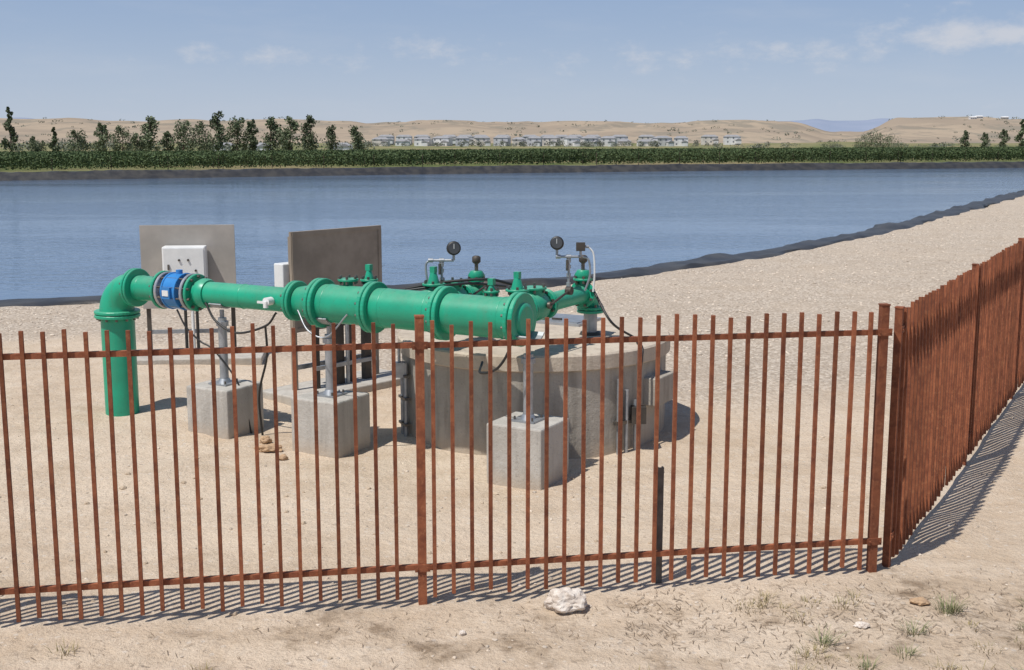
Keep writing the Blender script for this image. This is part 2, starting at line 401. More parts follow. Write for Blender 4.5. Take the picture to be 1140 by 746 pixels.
mb.cyl(hp(2.44),hp(2.96),.158,M_green,40)
mb.flange(hp(2.93),dv,.208,.036,M_green,M_bolt,12); mb.flange(hp(2.972),dv,.208,.036,M_green)
mb.cyl(hp(2.96),hp(3.62),.158,M_green,40)
mb.flange(hp(3.60),dv,.212,.036,M_green,M_bolt,12); mb.flange(hp(3.642),dv,.212,.036,M_green)
mb.cyl(hp(3.63),hp(4.26),.158,M_green,40)
mb.flange(hp(4.262),dv,.205,.036,M_green,M_bolt,12); mb.flange(hp(4.306),dv,.205,.038,M_green)
mb.tube([hp(4.32),hp(4.338),hp(4.345)],[.13,.125,.10],M_green,32)
for s_,r_ in ((.40,.113),(1.6,.105),(2.52,.159),(3.5,.159),(4.16,.159),(3.08,.159)):
    mb.tube([hp(s_-.006),hp(s_),hp(s_+.006)],[r_-.001,r_+.004,r_-.001],M_green,32,caps=False)
mb.obj('header_pipe',pl)
mb=MB()
mb.flange(hp(.70),dv,.165,.03,M_silver,M_bolt,10); mb.cyl(hp(.70),hp(1.02),.10,M_silver,28)
mb.flange(hp(1.0),dv,.165,.03,M_silver,M_bolt,10)
mb.cyl(hp(.765),hp(.935),.158,M_blue,32)
mb.flange(hp(.775),dv,.166,.018,M_blue); mb.flange(hp(.925),dv,.166,.018,M_blue)
for k in range(10):
    a=2*math.pi*(k+.5)/10; u=dv.cross(Z); q=(u*math.cos(a)+Z*math.sin(a))*.148
    mb.tube([hp(.63)+q*1.02,hp(1.09)+q*1.02],.008,M_bolt,6)
c=hp(.85)-nv*.165; mb.box(c,(.09,.03,.10),M_blue,ax=dv); mb.box(c-nv*.018,(.07,.008,.05),M_white,ax=dv)
mb.tube([hp(.85)+Z*.14,hp(.85)+Z*.19],.03,M_blue,16)
mb.obj('flow_meter',pl)
def bonnet(mb,p,h=.17,r=.07):
    p=Vector(p); mb.tube([p,p+Z*h*.35,p+Z*h*.5],[r*1.0,r*.85,r*.7],M_green,20)
    mb.flange(p+Z*h*.5,Z,r*1.25,.018,M_green,M_bolt,6,rb=r*1.0)
    mb.tube([p+Z*h*.5,p+Z*h*.8,p+Z*h],[r*.7,r*.5,r*.35],M_green,16); mb.box(p+Z*(h+.025),(.045,.045,.05),M_green,ax=dv)
def branch(s0,K,lab):
    mb=MB(); r=.078
    mb.tube([hp(s0,.1),hp(s0,.24)],[.10,.085],M_green,28)
    mb.flange(hp(s0,.24),nv,.128,.024,M_green,M_bolt,8); mb.flange(hp(s0,.27),nv,.128,.024,M_green)
    mb.tube([hp(s0,.28),hp(s0,.33),hp(s0,.42),hp(s0,.47)],[.085,.11,.11,.085],M_green,24); bonnet(mb,hp(s0,.375,.07),.19,.075)
    mb.flange(hp(s0,.48),nv,.128,.024,M_green,M_bolt,8); mb.flange(hp(s0,.51),nv,.128,.024,M_green)
    mb.tube([hp(s0,.52),hp(s0,.60),hp(s0,.72),hp(s0,.80)],[.085,.12,.12,.085],M_green,24)
    mb.tube([hp(s0,.66,.05),hp(s0,.66,.15)],.08,M_green,20); mb.flange(hp(s0,.66,.15),Z,.10,.02,M_green,M_bolt,6)
    mb.flange(hp(s0,.81),nv,.128,.024,M_green,M_bolt,8); mb.flange(hp(s0,.84),nv,.128,.024,M_green)
    mb.tube([hp(s0+.13,.66,.02),hp(s0+.15,.66,.02)],.03,M_bolt,10); mb.tube([hp(s0+.145,.66,.02),hp(s0+.145,1.0,.10)],.010,M_dark,8); mb.tube([hp(s0+.12,1.0,.10),hp(s0+.17,1.0,.10)],.035,M_dark,14)
    mb.cyl(hp(s0,.84),hp(s0,K-.15),r,M_green,24)
    mb.flange(hp(s0,K-.17),nv,.12,.024,M_green,M_bolt,8)
    C=hp(s0,K-.14)-Z*.14
    mb.tube([C+(nv*math.sin(a)+Z*math.cos(a))*.14 for a in [math.pi/2*i/8 for i in range(9)]],r,M_green,24,caps=False)
    e=hp(s0,K); zt=e.z-.14
    mb.flange(Vector((e.x,e.y,zt)),Z,.12,.024,M_green,M_bolt,8); mb.flange(Vector((e.x,e.y,zt-.03)),Z,.12,.024,M_green)
    mb.cyl(Vector((e.x,e.y,zt)),Vector((e.x,e.y,.84)),.06,M_galv,20)
    mb.tube([Vector((e.x,e.y,.845)),Vector((e.x,e.y,.875))],[.10,.085],M_dark,20)
    q=hp(s0,K-.16,.07); mb.tube([q,q+Z*.06],.035,M_green,12); mb.flange(q+Z*.06,Z,.085,.02,M_green,M_bolt,6)
    mb.tube([q+Z*.07,q+Z*.10,q+Z*.14],[.06,.075,.05],M_green,20); mb.tube([q+Z*.14,q+Z*.20],.016,M_bolt,8)
    mb.tube([q+Z*.20,q+Z*.215,q+Z*.26,q+Z*.27],[.02,.037,.037,.02],M_dark,16)
    mb.obj(lab,pl)
def gauge(mb,p,face,r=.055):
    p=Vector(p); f=Vector(face).normalized()
    mb.tube([p-f*.03,p-f*.025,p+f*.022,p+f*.03,p+f*.028],[r*.9,r,r,r*.93,r*.8],M_black,24)
    mb.tube([p+f*.0285,p+f*.0305],r*.8,M_glass,24)
    mb.box(p+f*.032+Z*r*.25,(.004,.003,r*.7),M_white,ax=dv)
def cable(mb,P,r=.009,mat=None,n=10):
    mat=mat or M_black
    P=[Vector(p) for p in P]; out=[]
    Q=[P[0]*2-P[1]]+P+[P[-1]*2-P[-2]]
    for i in range(1,len(Q)-2):
        for k in range(n):
            t_=k/n; a,b_,c,d=Q[i-1],Q[i],Q[i+1],Q[i+2]
            out.append(.5*((2*b_)+(c-a)*t_+(2*a-5*b_+4*c-d)*t_*t_+(3*b_-a-3*c+d)*t_**3))
    out.append(P[-1]); mb.tube(out,r,mat,8)
def gaugeset(s0,k0,lab,right=True):
    mb=MB(); b0=hp(s0,k0,.08); rr=.011; X=Vector((1,0,0))
    top=b0+Z*.27
    mb.tube([b0-Z*.03,b0+Z*.05],.02,M_galv,10); mb.tube([b0,top],rr,M_galv,10)
    for zz in (.10,.17,.22): mb.tube([b0+Z*zz,b0+Z*(zz+.03)],.019,M_galv,8)
    L=top-X*.10; Rr=top+X*.10
    mb.tube([L,Rr],rr,M_galv,10); mb.tube([L-X*.01,L+X*.03],.018,M_galv,8); mb.tube([top-X*.02,top+X*.02],.019,M_galv,8)
    if right:
        mb.tube([Rr,Rr+Z*.06],rr,M_galv,8); gauge(mb,Rr+Z*.10,(.15,-.97,.1),.058)
        cable(mb,[L,L-X*.03-Z*.04,L-X*.02-Z*.16,L+X*.0-Z*.24],.009,M_galv)
    else:
        mb.tube([L,L+Z*.07],rr,M_galv,8); gauge(mb,L+Z*.115,(-.1,-.97,.15),.058)
        mb.tube([Rr,Rr+Z*.05],rr,M_galv,8); mb.box(Rr+Z*.085,(.075,.06,.07),M_dark,ax=X); mb.tube([Rr+Z*.085,Rr+Z*.085+X*.07],.012,M_galv,8)
        cable(mb,[Rr+X*.07+Z*.08,Rr+X*.11+Z*.02,Rr+X*.12-Z*.15,Rr+X*.11-Z*.30],.008,M_white)
        cable(mb,[Rr+X*.02,Rr+X*.07-Z*.03,Rr+X*.08-Z*.16,b0+X*.14-Z*.02],.009,M_galv)
    mb.box(b0+Z*.20-nv*.03,(.015,.02,.09),M_bolt,ax=dv)
    mb.obj(lab,pl)
branch(4.06,1.72,'discharge_branch_with_valves'); branch(3.28,1.22,'discharge_branch_with_valves.001')
gaugeset(4.06,1.28,'gauge_manifold',False); gaugeset(3.28,.50,'gauge_manifold.001',True)
mb=MB()
mb.tube([hp(2.66,.05,.12),hp(2.66,.05,.2)],.04,M_green,16); mb.flange(hp(2.66,.05,.2),Z,.085,.02,M_green,M_bolt,6); bonnet(mb,hp(2.72,.26,.10),.16,.06)
mb.tube([hp(2.72,.12,.02),hp(2.72,.40,.02)],.07,M_green,20); mb.flange(hp(2.72,.40,.02),nv,.11,.02,M_green,M_bolt,8)
bonnet(mb,hp(4.02,.04,.14),.10,.05)
cable(mb,[hp(3.05,.3,.12),hp(3.3,.5,.17),hp(3.6,.7,.19),hp(3.75,.9,.13)],.012)
cable(mb,[hp(3.0,.2,.10),hp(3.3,.34,.15),hp(3.5,.6,.16),hp(3.6,1.0,.10)],.010)
mb.obj('small_valves_and_lines',pl)
mb=MB()
cable(mb,[hp(1.22,-.08,-.07),hp(1.35,-.1,-.22),hp(1.6,-.12,-.30),hp(1.9,-.1,-.22),hp(2.02,-.10,-.1)],.010)
cable(mb,[hp(1.9,-.1,-.22),hp(1.86,-.05,-.5),hp(1.72,.0,-.85),hp(1.7,.05,-1.25)],.010)
cable(mb,[hp(.9,-.1,-.15),hp(1.0,-.1,-.3),hp(1.12,-.06,-.42),hp(1.28,-.05,-.5),hp(1.5,.0,-.8),hp(1.58,.05,-1.25)],.008)
cable(mb,[hp(2.3,-.16,-.05),hp(2.45,-.22,-.2),hp(2.62,-.2,-.24),hp(2.8,-.16,-.05)],.007,M_galv)
mb.tube([hp(1.98,-.11,0),hp(1.98,-.18,0)],.035,M_white,16); mb.tube([hp(1.98,-.18,0),hp(1.98,-.18,-.05)],.022,M_white,12); mb.box(hp(1.95,-.19,-.005),(.10,.012,.02),M_white,ax=dv)
cable(mb,[hp(4.25,-.16,0.05),hp(4.32,-.2,-.15),hp(4.2,-.18,-.35),hp(4.0,-.1,-.42),hp(3.9,.1,-.38)],.010)
vcc=Vector((.195,10.78,0))
def onv(deg,rad,z_): return Vector((vcc.x+math.cos(math.radians(deg))*rad,vcc.y+math.sin(math.radians(deg))*rad,z_))
cable(mb,[hp(4.2,1.5,.03),hp(4.42,1.38,-.2),onv(-25,.95,.865),onv(-38,1.10,.865),onv(-44,1.235,.84),onv(-46,1.25,.62),onv(-47,1.26,.36)],.011)
mb.obj('instrument_cables',pl)

# ---------------------------------------------------------------- blocks and stands
bs=.47
for s_,hh,rp in ((1.33,.44,.104),(2.49,.46,.158),(4.36,.46,.158)):
    c=hp(s_)
    mb=MB(); mb.box((c.x,c.y,(hh-.06)/2),(bs,bs,hh+.06),M_concb,ax=dv); mb.obj('concrete_block',bevel=.014)
    mb=MB(); b0=Vector((c.x,c.y,hh))
    mb.box(b0+Z*.008,(.2,.2,.014),M_galv,ax=dv)
    for i in(-1,1):
        for j in(-1,1): q=b0+dv*.075*i+nv*.075*j; mb.tube([q,q+Z*.04],.009,M_bolt,6)
    zt=1.23-rp
    mb.tube([b0+Z*.015,Vector((c.x,c.y,zt-.10))],.038,M_galv,20)
    mb.tube([b0+Z*.015,b0+Z*.05],[.06,.042],M_galv,20)
    mb.tube([Vector((c.x,c.y,zt-.17)),Vector((c.x,c.y,zt-.13))],.055,M_galv,8,smooth=False)
    mb.tube([Vector((c.x,c.y,zt-.13)),Vector((c.x,c.y,zt-.03))],.02,M_galv,12)
    arc=[]; w=.07
    for i in range(9):
        a=math.radians(-50+100*i/8); o=(nv*math.sin(a)-Z*math.cos(a)); arc.append(o)
    V=[];F=[]
    for o in arc:
        for rr_ in (rp+.003,rp+.016):
            for e in(-w,w): V.append(Vector((c.x,c.y,1.23))+o*rr_+dv*e)
    for i in range(8):
        a=i*4; n_=a+4
        F+=[(a,n_,n_+1,a+1),(a+2,a+3,n_+3,n_+2),(a,a+2,n_+2,n_),(a+1,n_+1,n_+3,a+3)]
    F+=[(0,1,3,2),(32,34,35,33)]
    mb.add(V,F,M_galv); mb.obj('pipe_support_stand')

# ---------------------------------------------------------------- vault
vc=Vector((.195,10.78,0)); va=empty('concrete_vault')
mb=MB(); mb.tube([vc-Z*.1,vc+Z*.30,vc+Z*.715],[1.185]*3,M_conc,96); mb.obj('walls',va)
mb=MB(); mb.tube([vc+Z*.712,vc+Z*.722,vc+Z*.835,vc+Z*.85],[1.205,1.222,1.222,1.207],M_conclid,96,smooth=False); mb.obj('lid',va)
mb=MB()
hc=vc+Vector((.30,.62,.862)); mb.box(hc,(.55,.5,.024),M_silver,ax=dv); mb.box(hc+Z*.016,(.49,.44,.012),M_galv,ax=dv); mb.box(hc+Z*.03-nv*.15,(.10,.02,.02),M_dark,ax=dv); mb.obj('access_hatch',va)
mb=MB(); a2=math.radians(-30); o2=Vector((math.cos(a2),math.sin(a2),0))
mb.box(vc+o2*1.20+Z*.46,(.20,.40,.24),M_conc,ax=o2); mb.obj('side_ledge',va,bevel=.01)
mb=MB()
for k,aa in enumerate((-56,-52,-47)):
    a3=math.radians(aa); o3=Vector((math.cos(a3),math.sin(a3),0)); p=vc+o3*1.225
    mb.tube([p-Z*.05,p+Z*(.62-.1*k)],.017,M_galv,10); mb.box(p+Z*(.25),(.03,.09,.03),M_bolt,ax=o3)
for aa in (195,199):
    a3=math.radians(aa+6); o3=Vector((math.cos(a3),math.sin(a3),0)); p=vc+o3*1.23
    mb.tube([p-Z*.05,p+Z*.66],.018,M_galv,10)
    for zz in (.12,.35,.55): mb.box(p+Z*zz,(.05,.10,.02),M_bolt,ax=o3)
p=vc+Vector((math.cos(math.radians(203)),math.sin(math.radians(203)),0))*1.27
mb.box(p+Z*.60,(.10,.09,.13),M_galv,ax=(1,0,0)); mb.tube([p+Z*.66,p+Z*.80],.013,M_galv,8)
p=vc+Vector((math.cos(math.radians(-47)),math.sin(math.radians(-47)),0))*1.26
mb.box(p+Z*.30,(.12,.10,.14),M_dark,ax=(1,0,0))
mb.obj('conduits',va)
# ---------------------------------------------------------------- panels
def board(pl_,pr,zb,zt,mat,name,th=.03):
    e=empty(name); pl_=Vector((*pl_,0)); pr=Vector((*pr,0)); ax=(pr-pl_).normalized(); mid=(pl_+pr)/2; L=(pr-pl_).length; nf=Vector((ax.y,-ax.x,0))
    mb=MB(); mb.box(mid+Z*(zb+zt)/2,(L,th,zt-zb),mat,ax=ax)
    mb.obj('backboard',e)
    mb=MB()
    for q in (pl_+ax*.05,pr-ax*.05):
        p=q-nf*.045; mb.box((p.x,p.y,(zt-.05)/2),(.045,.045,zt-.05+.0),M_boardb if mat is M_boardb else M_dark,ax=ax)
    for zz in (zb+.1,zt-.12,.34):
        p=mid-nf*(.045 if zz==.34 else .028); mb.box((p.x,p.y,zz),(L-.15,.022,.045),M_galv,ax=ax)
    mb.obj('frame_posts',e); return e,ax,nf,mid
e,ax,nf,mid=board((-4.25,13.85),(-3.20,13.98),.62,1.58,M_boardg,'control_panel_board')
mb=MB(); c=mid+nf*.13+Z*1.12-ax*.02; mb.box(c,(.48,.20,.46),M_white,ax=ax)
mb.obj('enclosure',e,bevel=.015)
mb=MB(); mb.box(c+nf*.103,(.44,.012,.42),M_white,ax=ax); mb.box(c+nf*.115-ax*.17,(.02,.02,.06),M_bolt,ax=ax)
for i,j in((-.05,.08),(.05,.08),(.13,-.04),(-.03,-.1)): mb.tube([c+nf*.106+ax*i+Z*j,c+nf*.125+ax*i+Z*j],.013,M_dark,10)
for i,mt in((-.02,M_black),(.06,M_white),(.11,M_black)):
    mb.tube([c+ax*i-Z*.22,c+ax*i-Z*1.12],.018,mt,10)
mb.obj('conduits',e)
mb=MB(); mb.box((mid.x+.1,mid.y-.12,.03),(1.5,.75,.16),M_concb,ax=ax); mb.obj('concrete_slab',bevel=.012)
e,ax,nf,mid=board((-2.13,11.62),(-1.36,12.52),.70,1.68,M_boardb,'control_panel_board')
mb=MB()
for zz in (.72,1.66): mb.box(mid+nf*.018+Z*zz,(1.16,.012,.04),M_boardb,ax=ax)
for sgn in(-1,1): mb.box(mid+nf*.018+ax*sgn*.565+Z*1.19,(.04,.012,.90),M_boardb,ax=ax)
mb.obj('board_trim',e)
mb=MB(); c=mid-nf*.13-ax*.50+Z*1.22; mb.box(c-ax*.02,(.24,.14,.30),M_white,ax=ax); mb.obj('enclosure',e,bevel=.01)
mb=MB()
for i,w_ in((-.35,.05),(-.05,.09),(.12,.05),(.32,.09)):
    p=mid+ax*i+nf*.05; mb.box((p.x,p.y,.42),(w_,.06,.80),M_dark,ax=ax)
p=mid+nf*.10; mb.box((p.x,p.y,.33),(.8,.03,.04),M_galv,ax=ax)
for i in(-.2,.02): 
    p=mid+ax*i+nf*.10; mb.tube([p+Z*.05,p+Z*.75],.02,M_galv,10)
mb.obj('strut_posts',e)
mb=MB(); mb.box((mid.x,mid.y,.035),(1.55,.62,.17),M_concb,ax=ax); mb.obj('concrete_slab',bevel=.012)

# ---------------------------------------------------------------- vegetation
def leafmat(name,c1,c2,v=.45):
    m,t,b,tc=newmat(name)
    isl=t.n.new('ShaderNodeNewGeometry').outputs['Random Per Island']
    oi=t.n.new('ShaderNodeObjectInfo').outputs['Random']
    c=t.mix(isl,c1,c2); n=t.n.new('ShaderNodeHueSaturation'); t.link(c,n.inputs['Color'])
    t.link(t.math('MULTIPLY_ADD',t.math('ADD',t.math('FRACT',t.math('MULTIPLY',isl,7.3)),oi),v,1-v),n.inputs['Value'])
    t.link(n.outputs[0],b.inputs['Base Color']); b.inputs['Roughness'].default_value=.7; b.inputs['Specular IOR Level'].default_value=.25
    return m
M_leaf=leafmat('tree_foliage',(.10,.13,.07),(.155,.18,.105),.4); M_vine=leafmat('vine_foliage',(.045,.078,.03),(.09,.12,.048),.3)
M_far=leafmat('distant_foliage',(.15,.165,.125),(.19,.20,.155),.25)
M_bark=simple('bark',(.14,.10,.07),(.08,.06,.045),.9)
M_grass=leafmat('dry_grass_blades',(.42,.33,.18),(.25,.22,.10),.3); M_gweed=leafmat('green_weed_blades',(.15,.18,.08),(.28,.26,.14),.3)
def leaves(C,size):
    n=len(C); a=rng.normal(size=(n,3)); a/=np.linalg.norm(a,axis=1)[:,None]; b_=np.cross(a,rng.normal(size=(n,3))); b_/=np.linalg.norm(b_,axis=1)[:,None]
    s=size[:,None]*.5; V=np.stack([C-a*s,C+b_*s*.7,C+a*s,C-b_*s*.7],1).reshape(-1,3); F=np.arange(4*n).reshape(n,4); return V,F
def treemesh(name,H,W,seed,kind=0,n=1300):
    r=np.random.default_rng(seed); mb=MB()
    mb.tube([(0,0,-.3),(.03,0,H*.3),(0,.05,H*.6),(0,0,H*.85)],[.02*H,.016*H,.01*H,.003*H],M_bark,7)
    lobes=[]
    nl=16
    for i in range(nl):
        z_=H*(.24+.70*(i+.5)/nl); prof=(math.sin(math.pi*min(1,(z_/H-.12)/.9))**.7) if kind==0 else max(.12,1.08-z_/H)
        a=r.uniform(0,6.28); rad=W*.5*prof*r.uniform(.2,.75); c=np.array([math.cos(a)*rad,math.sin(a)*rad,z_])
        lobes.append((c,W*.5*prof*r.uniform(.35,.65))); mb.tube([(0,0,max(z_-H*.15,H*.15)),tuple(c)],[.006*H,.002*H],M_bark,5)
    C=[]
    for c,rr_ in lobes:
        k=n//nl; q=r.normal(size=(k,3)); q/=np.linalg.norm(q,axis=1)[:,None]; q*=rr_*(r.random((k,1))**.4); q[:,2]*=1.1; C.append(c+q)
    C=np.concatenate(C); C=C[C[:,2]>H*.1]
    V,F=leaves(C,r.uniform(.045,.085,len(C))*H*.75)
    mb.add([tuple(v) for v in V],[tuple(f) for f in F],M_leaf)
    o=mb.obj(name); me=o.data; bpy.data.objects.remove(o); return me
TM=[treemesh('tm%d'%i,4.6,2.7+.45*(i%3),40+i,0) for i in range(4)]+[treemesh('tmc',5.4,2.4,60,1),treemesh('tmp',5.0,1.9,61,0),treemesh('tshrub',2.6,3.4,62,0,900)]
def plant(mesh,x_,y_,s,name='shade_tree'):
    o=bpy.data.objects.new(name,mesh); zz=float(gh(x_,y_)[0]); o.location=(x_,y_,zz); o.scale=(s*random.uniform(.9,1.15),s*random.uniform(.9,1.15),s*random.uniform(.9,1.1)); o.rotation_euler=(0,0,random.uniform(0,6.3)); S.collection.objects.link(o)
def atpx(a,Y): return (a-570)/1368*Y
L_=[(12,6.6,4),(38,3.2,0),(60,5.0,4),(86,4.3,1),(114,4.5,5),(136,4.7,2),(152,3.7,3),(167,5.6,0),(186,4.1,5),(204,4.7,1),(222,4.3,2),(243,5.2,3),(264,5.6,1),(280,4.6,5),(301,5.6,0),(323,4.8,3),(346,5.0,0),(369,4.5,3),(396,4.3,0)]
for px_,hh,kd in L_:
    Y=random.uniform(166,178); plant(TM[kd],atpx(px_,Y),Y,hh*1.16/[4.6,4.6,4.6,4.6,5.4,5.0][kd],'poplar_tree' if kd>=4 else 'shade_tree')
for px_ in range(16,412,30):
    Y=random.uniform(195,215); kd=random.choice([0,1,2,3,6]); plant(TM[kd],atpx(px_+random.uniform(-8,8),Y),Y,random.uniform(.7,1.0)*(1 if kd<6 else 1.3))
for px_,hh,kd in [(1075,5.0,5),(1097,4.4,5),(1118,5.2,5),(1137,6.8,4),(1054,3.0,6)]:
    Y=260; plant(TM[kd],atpx(px_,Y),Y,hh*1.15/5,'poplar_tree')
for px_,s_ in [(925,1.5),(918,1.0),(958,1.5),(964,1.9),(971,2.1),(980,2.0),(990,1.8),(1001,1.4),(770,1.1),(782,.9),(757,.8)]:
    Y=random.uniform(270,300); plant(TM[6],atpx(px_,Y),Y,s_,'shrub')
C=[];SZ=[]
def blob(px_,Y,h_,w_,z0,k=90):
    X=atpx(px_,Y); q=rng.normal(size=(k,3)); q/=np.linalg.norm(q,axis=1)[:,None]; q*=rng.random((k,1))**.4
    C.append(np.array([X,Y,z0+h_*.5])+q*np.array([w_/2,w_/2,h_/2])); SZ.append(np.full(k,h_*.22))
for i in range(60):
    blob(rng.uniform(405,800),rng.uniform(780,838),rng.uniform(2,5),rng.uniform(3,8),-5.4)
for i in range(40): blob(rng.uniform(780,1140),rng.uniform(600,830),rng.uniform(2,4),rng.uniform(4,10),-5.2)
for i in range(40): blob(rng.uniform(0,410),rng.uniform(500,800),rng.uniform(3,6),rng.uniform(6,16),-5.2)
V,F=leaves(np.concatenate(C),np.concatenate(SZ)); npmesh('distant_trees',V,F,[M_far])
# vineyard
vy=empty('vineyard')
Ls=16.
def vineseg(seed):
    r=np.random.default_rng(seed); n=2600; t_=r.random(n)*Ls-Ls/2
    wv_=.5+.5*np.sin(t_*2*np.pi/1.9+seed)
    hh=.08+r.random(n)**.75*(.95+.08*wv_+.10*r.random(n)); C=np.stack([t_,r.normal(0,.22,n),hh],1)
    V,F=leaves(C,r.uniform(.12,.22,n)); mb=MB(); mb.add([tuple(v) for v in V],[tuple(f) for f in F],M_vine)
    for k in range(5): mb.box((-Ls/2+k*Ls/4,0,.5),(.05,.05,1.1),M_bark)
    o=mb.obj('vs'); me=o.data; bpy.data.objects.remove(o); return me
VS=[vineseg(i) for i in range(4)]
ang=math.atan(.4); vd=Vector((math.cos(ang),math.sin(ang))); vn=Vector((-vd.y,vd.x))
for k in range(16):
    for j in range(-9,12):
        p=Vector((0,102.6))+vn*(k*2.8)+vd*(j*Ls)
        if sdist([p.x],[p.y])[0]>-2.5: continue
        o=bpy.data.objects.new('vine_row',VS[(k*5+j*3)%4]); o.location=(p.x,p.y,float(gh(p.x,p.y)[0])); o.rotation_euler=(0,0,ang+(math.pi if (k+j)%2 else 0)); o.parent=vy
        o.scale=(1.02,1,random.uniform(.96,1.04)); S.collection.objects.link(o)
def tufts(name,pts,mat,hmin,hmax,blades,spread):
    V=[];F=[]
    for (x_,y_) in pts:
        z0=float(gh(x_,y_)[0])-.005; hs=random.uniform(.6,1.2)
        for k in range(blades):
            a=random.uniform(0,6.28); r_=random.random()**.7*spread; bx=x_+math.cos(a)*r_; by=y_+math.sin(a)*r_
            h_=random.uniform(hmin,hmax)*hs; lean=random.uniform(.2,1.4)*h_; w_=random.uniform(.0010,.0022); a+=random.uniform(-.6,.6)
            tx,ty=-math.sin(a)*w_,math.cos(a)*w_; o=len(V); mx,my=bx+math.cos(a)*lean*.35,by+math.sin(a)*lean*.35
            V+=[(bx-tx,by-ty,z0),(bx+tx,by+ty,z0),(mx+tx,my+ty,z0+h_*.6),(mx-tx,my-ty,z0+h_*.6),(bx+math.cos(a)*lean+tx*.2,by+math.sin(a)*lean+ty*.2,z0+h_),(bx+math.cos(a)*lean-tx*.2,by+math.sin(a)*lean-ty*.2,z0+h_)]
            F+=[(o,o+1,o+2,o+3),(o+3,o+2,o+4,o+5)]
    npmesh(name,V,F,[mat])
pts=[(random.uniform(1.2,3.2),random.uniform(5.15,6.5)) for _ in range(48)]+[(random.uniform(-3,1),random.uniform(5.1,5.9)) for _ in range(5)]
pts=[p for p in pts if p[1]<6.45+.17*p[0]]
tufts('dry_grass',pts,M_grass,.018,.055,34,.07)
pts=[(2.42,6.33),(2.36,6.28),(1.98,5.75),(2.7,5.8),(2.5,5.5),(2.9,6.4),(1.75,5.6),(2.85,5.45),(1.6,5.9),(2.2,5.4),(2.75,6.1),(2.1,6.0)]
tufts('green_weeds',pts,M_gweed,.025,.08,60,.055)
V=[];F=[]
for _ in range(1600):
    x_=random.uniform(.6,3.4) if random.random()<.8 else random.uniform(-3,1); y_=random.gauss(6.15,.3)+.05*x_
    if y_>6.5+.17*x_: continue
    z0=float(gh(x_,y_)[0])+.004; a=random.uniform(0,3.14); L=random.uniform(.006,.028); w_=.0016; o=len(V)
    dx,dy=math.cos(a)*L,math.sin(a)*L; tx,ty=-math.sin(a)*w_,math.cos(a)*w_
    V+=[(x_-dx-tx,y_-dy-ty,z0),(x_-dx+tx,y_-dy+ty,z0),(x_+dx+tx,y_+dy+ty,z0+.004),(x_+dx-tx,y_+dy-ty,z0+.004)]; F.append((o,o+1,o+2,o+3))
npmesh('plant_litter',V,F,[simple('litter',(.24,.17,.11),(.13,.09,.06),.9)])
mb=MB()
for (x_,y_) in [(2.75,5.55),(2.9,5.75),(2.15,5.25),(2.6,5.2)]:
    for k in range(4):
        a=random.uniform(0,6.28); cable(mb,[(x_,y_,0),(x_+.02*math.cos(a),y_+.02*math.sin(a),.12),(x_+.07*math.cos(a),y_+.06*math.sin(a),.2)],.0016,M_grass,3)
mb.obj('dry_stalks')

# ---------------------------------------------------------------- houses
M_roof=simple('roof_shingles',(.31,.31,.32),(.25,.25,.26),.9,scale=.5)
M_win=simple('window_glass',(.20,.21,.235),None,.3)
walls=[simple('house_wall_%d'%i,c,None,.8,scale=.3) for i,c in enumerate([(.78,.77,.75),(.66,.65,.63),(.82,.82,.81),(.56,.57,.59),(.70,.66,.60)])]
def house(x_,y_,w,dp,h_,wm,rot=0,z0=-5.2):
    mb=MB(); mb.box((0,0,h_/2-.5),(w,dp,h_+1),wm); rh=1.5
    o=.4; A=[(-w/2-o,-dp/2-o,h_),(w/2+o,-dp/2-o,h_),(w/2+o,dp/2+o,h_),(-w/2-o,dp/2+o,h_),(-w/2+2.2,0,h_+rh),(w/2-2.2,0,h_+rh)]
    mb.add(A,[(0,1,5,4),(1,2,5),(2,3,4,5),(3,0,4),(3,2,1,0)],M_roof)
    for k in range(int(w//4.2)):
        xx=-w/2+2.1+k*4.2+random.uniform(-.4,.4)
        for zz in ([1.5,4.3] if h_>4 else [1.5]):
            mb.box((xx,-dp/2-.02,zz),(1.1,.08,1.1),M_win)
    mb.box((w/2-2.2,-dp/2-2,1.45),(4.2,4,2.9),wm); mb.box((w/2-2.2,-dp/2-4.03,1.1),(3.2,.08,2.2),walls[2])
    mb.add([(w/2-4.6,-dp/2-4.4,2.9),(w/2+.2,-dp/2-4.4,2.9),(w/2+.2,-dp/2,2.9),(w/2-4.6,-dp/2,2.9),(w/2-2.2,-dp/2-4.4,4.1),(w/2-2.2,-dp/2,4.1)],[(0,1,4),(1,2,5,4),(3,0,4,5),(2,3,5)],M_roof)
    ob=mb.obj('suburban_house'); ob.location=(x_,y_,z0); ob.rotation_euler=(0,0,rot)
X=atpx(414,850)
while X<atpx(765,850):
    w=random.uniform(8,12); house(X+w/2,850+random.uniform(-15,15),w,9,random.choice([4.6,5.4,5.6,3.2]),random.choice(walls),random.uniform(-.3,.3)); X+=w+random.uniform(.6,5)
for px_ in (430,450,470,500,518,535,560,590,610,625,640,660,690,720,790,815): house(atpx(px_,960),960,12,9,5.4,random.choice(walls),0,-4.3)
for px_ in (250,290,380): house(atpx(px_,520),520,9,7,3.0,walls[2])

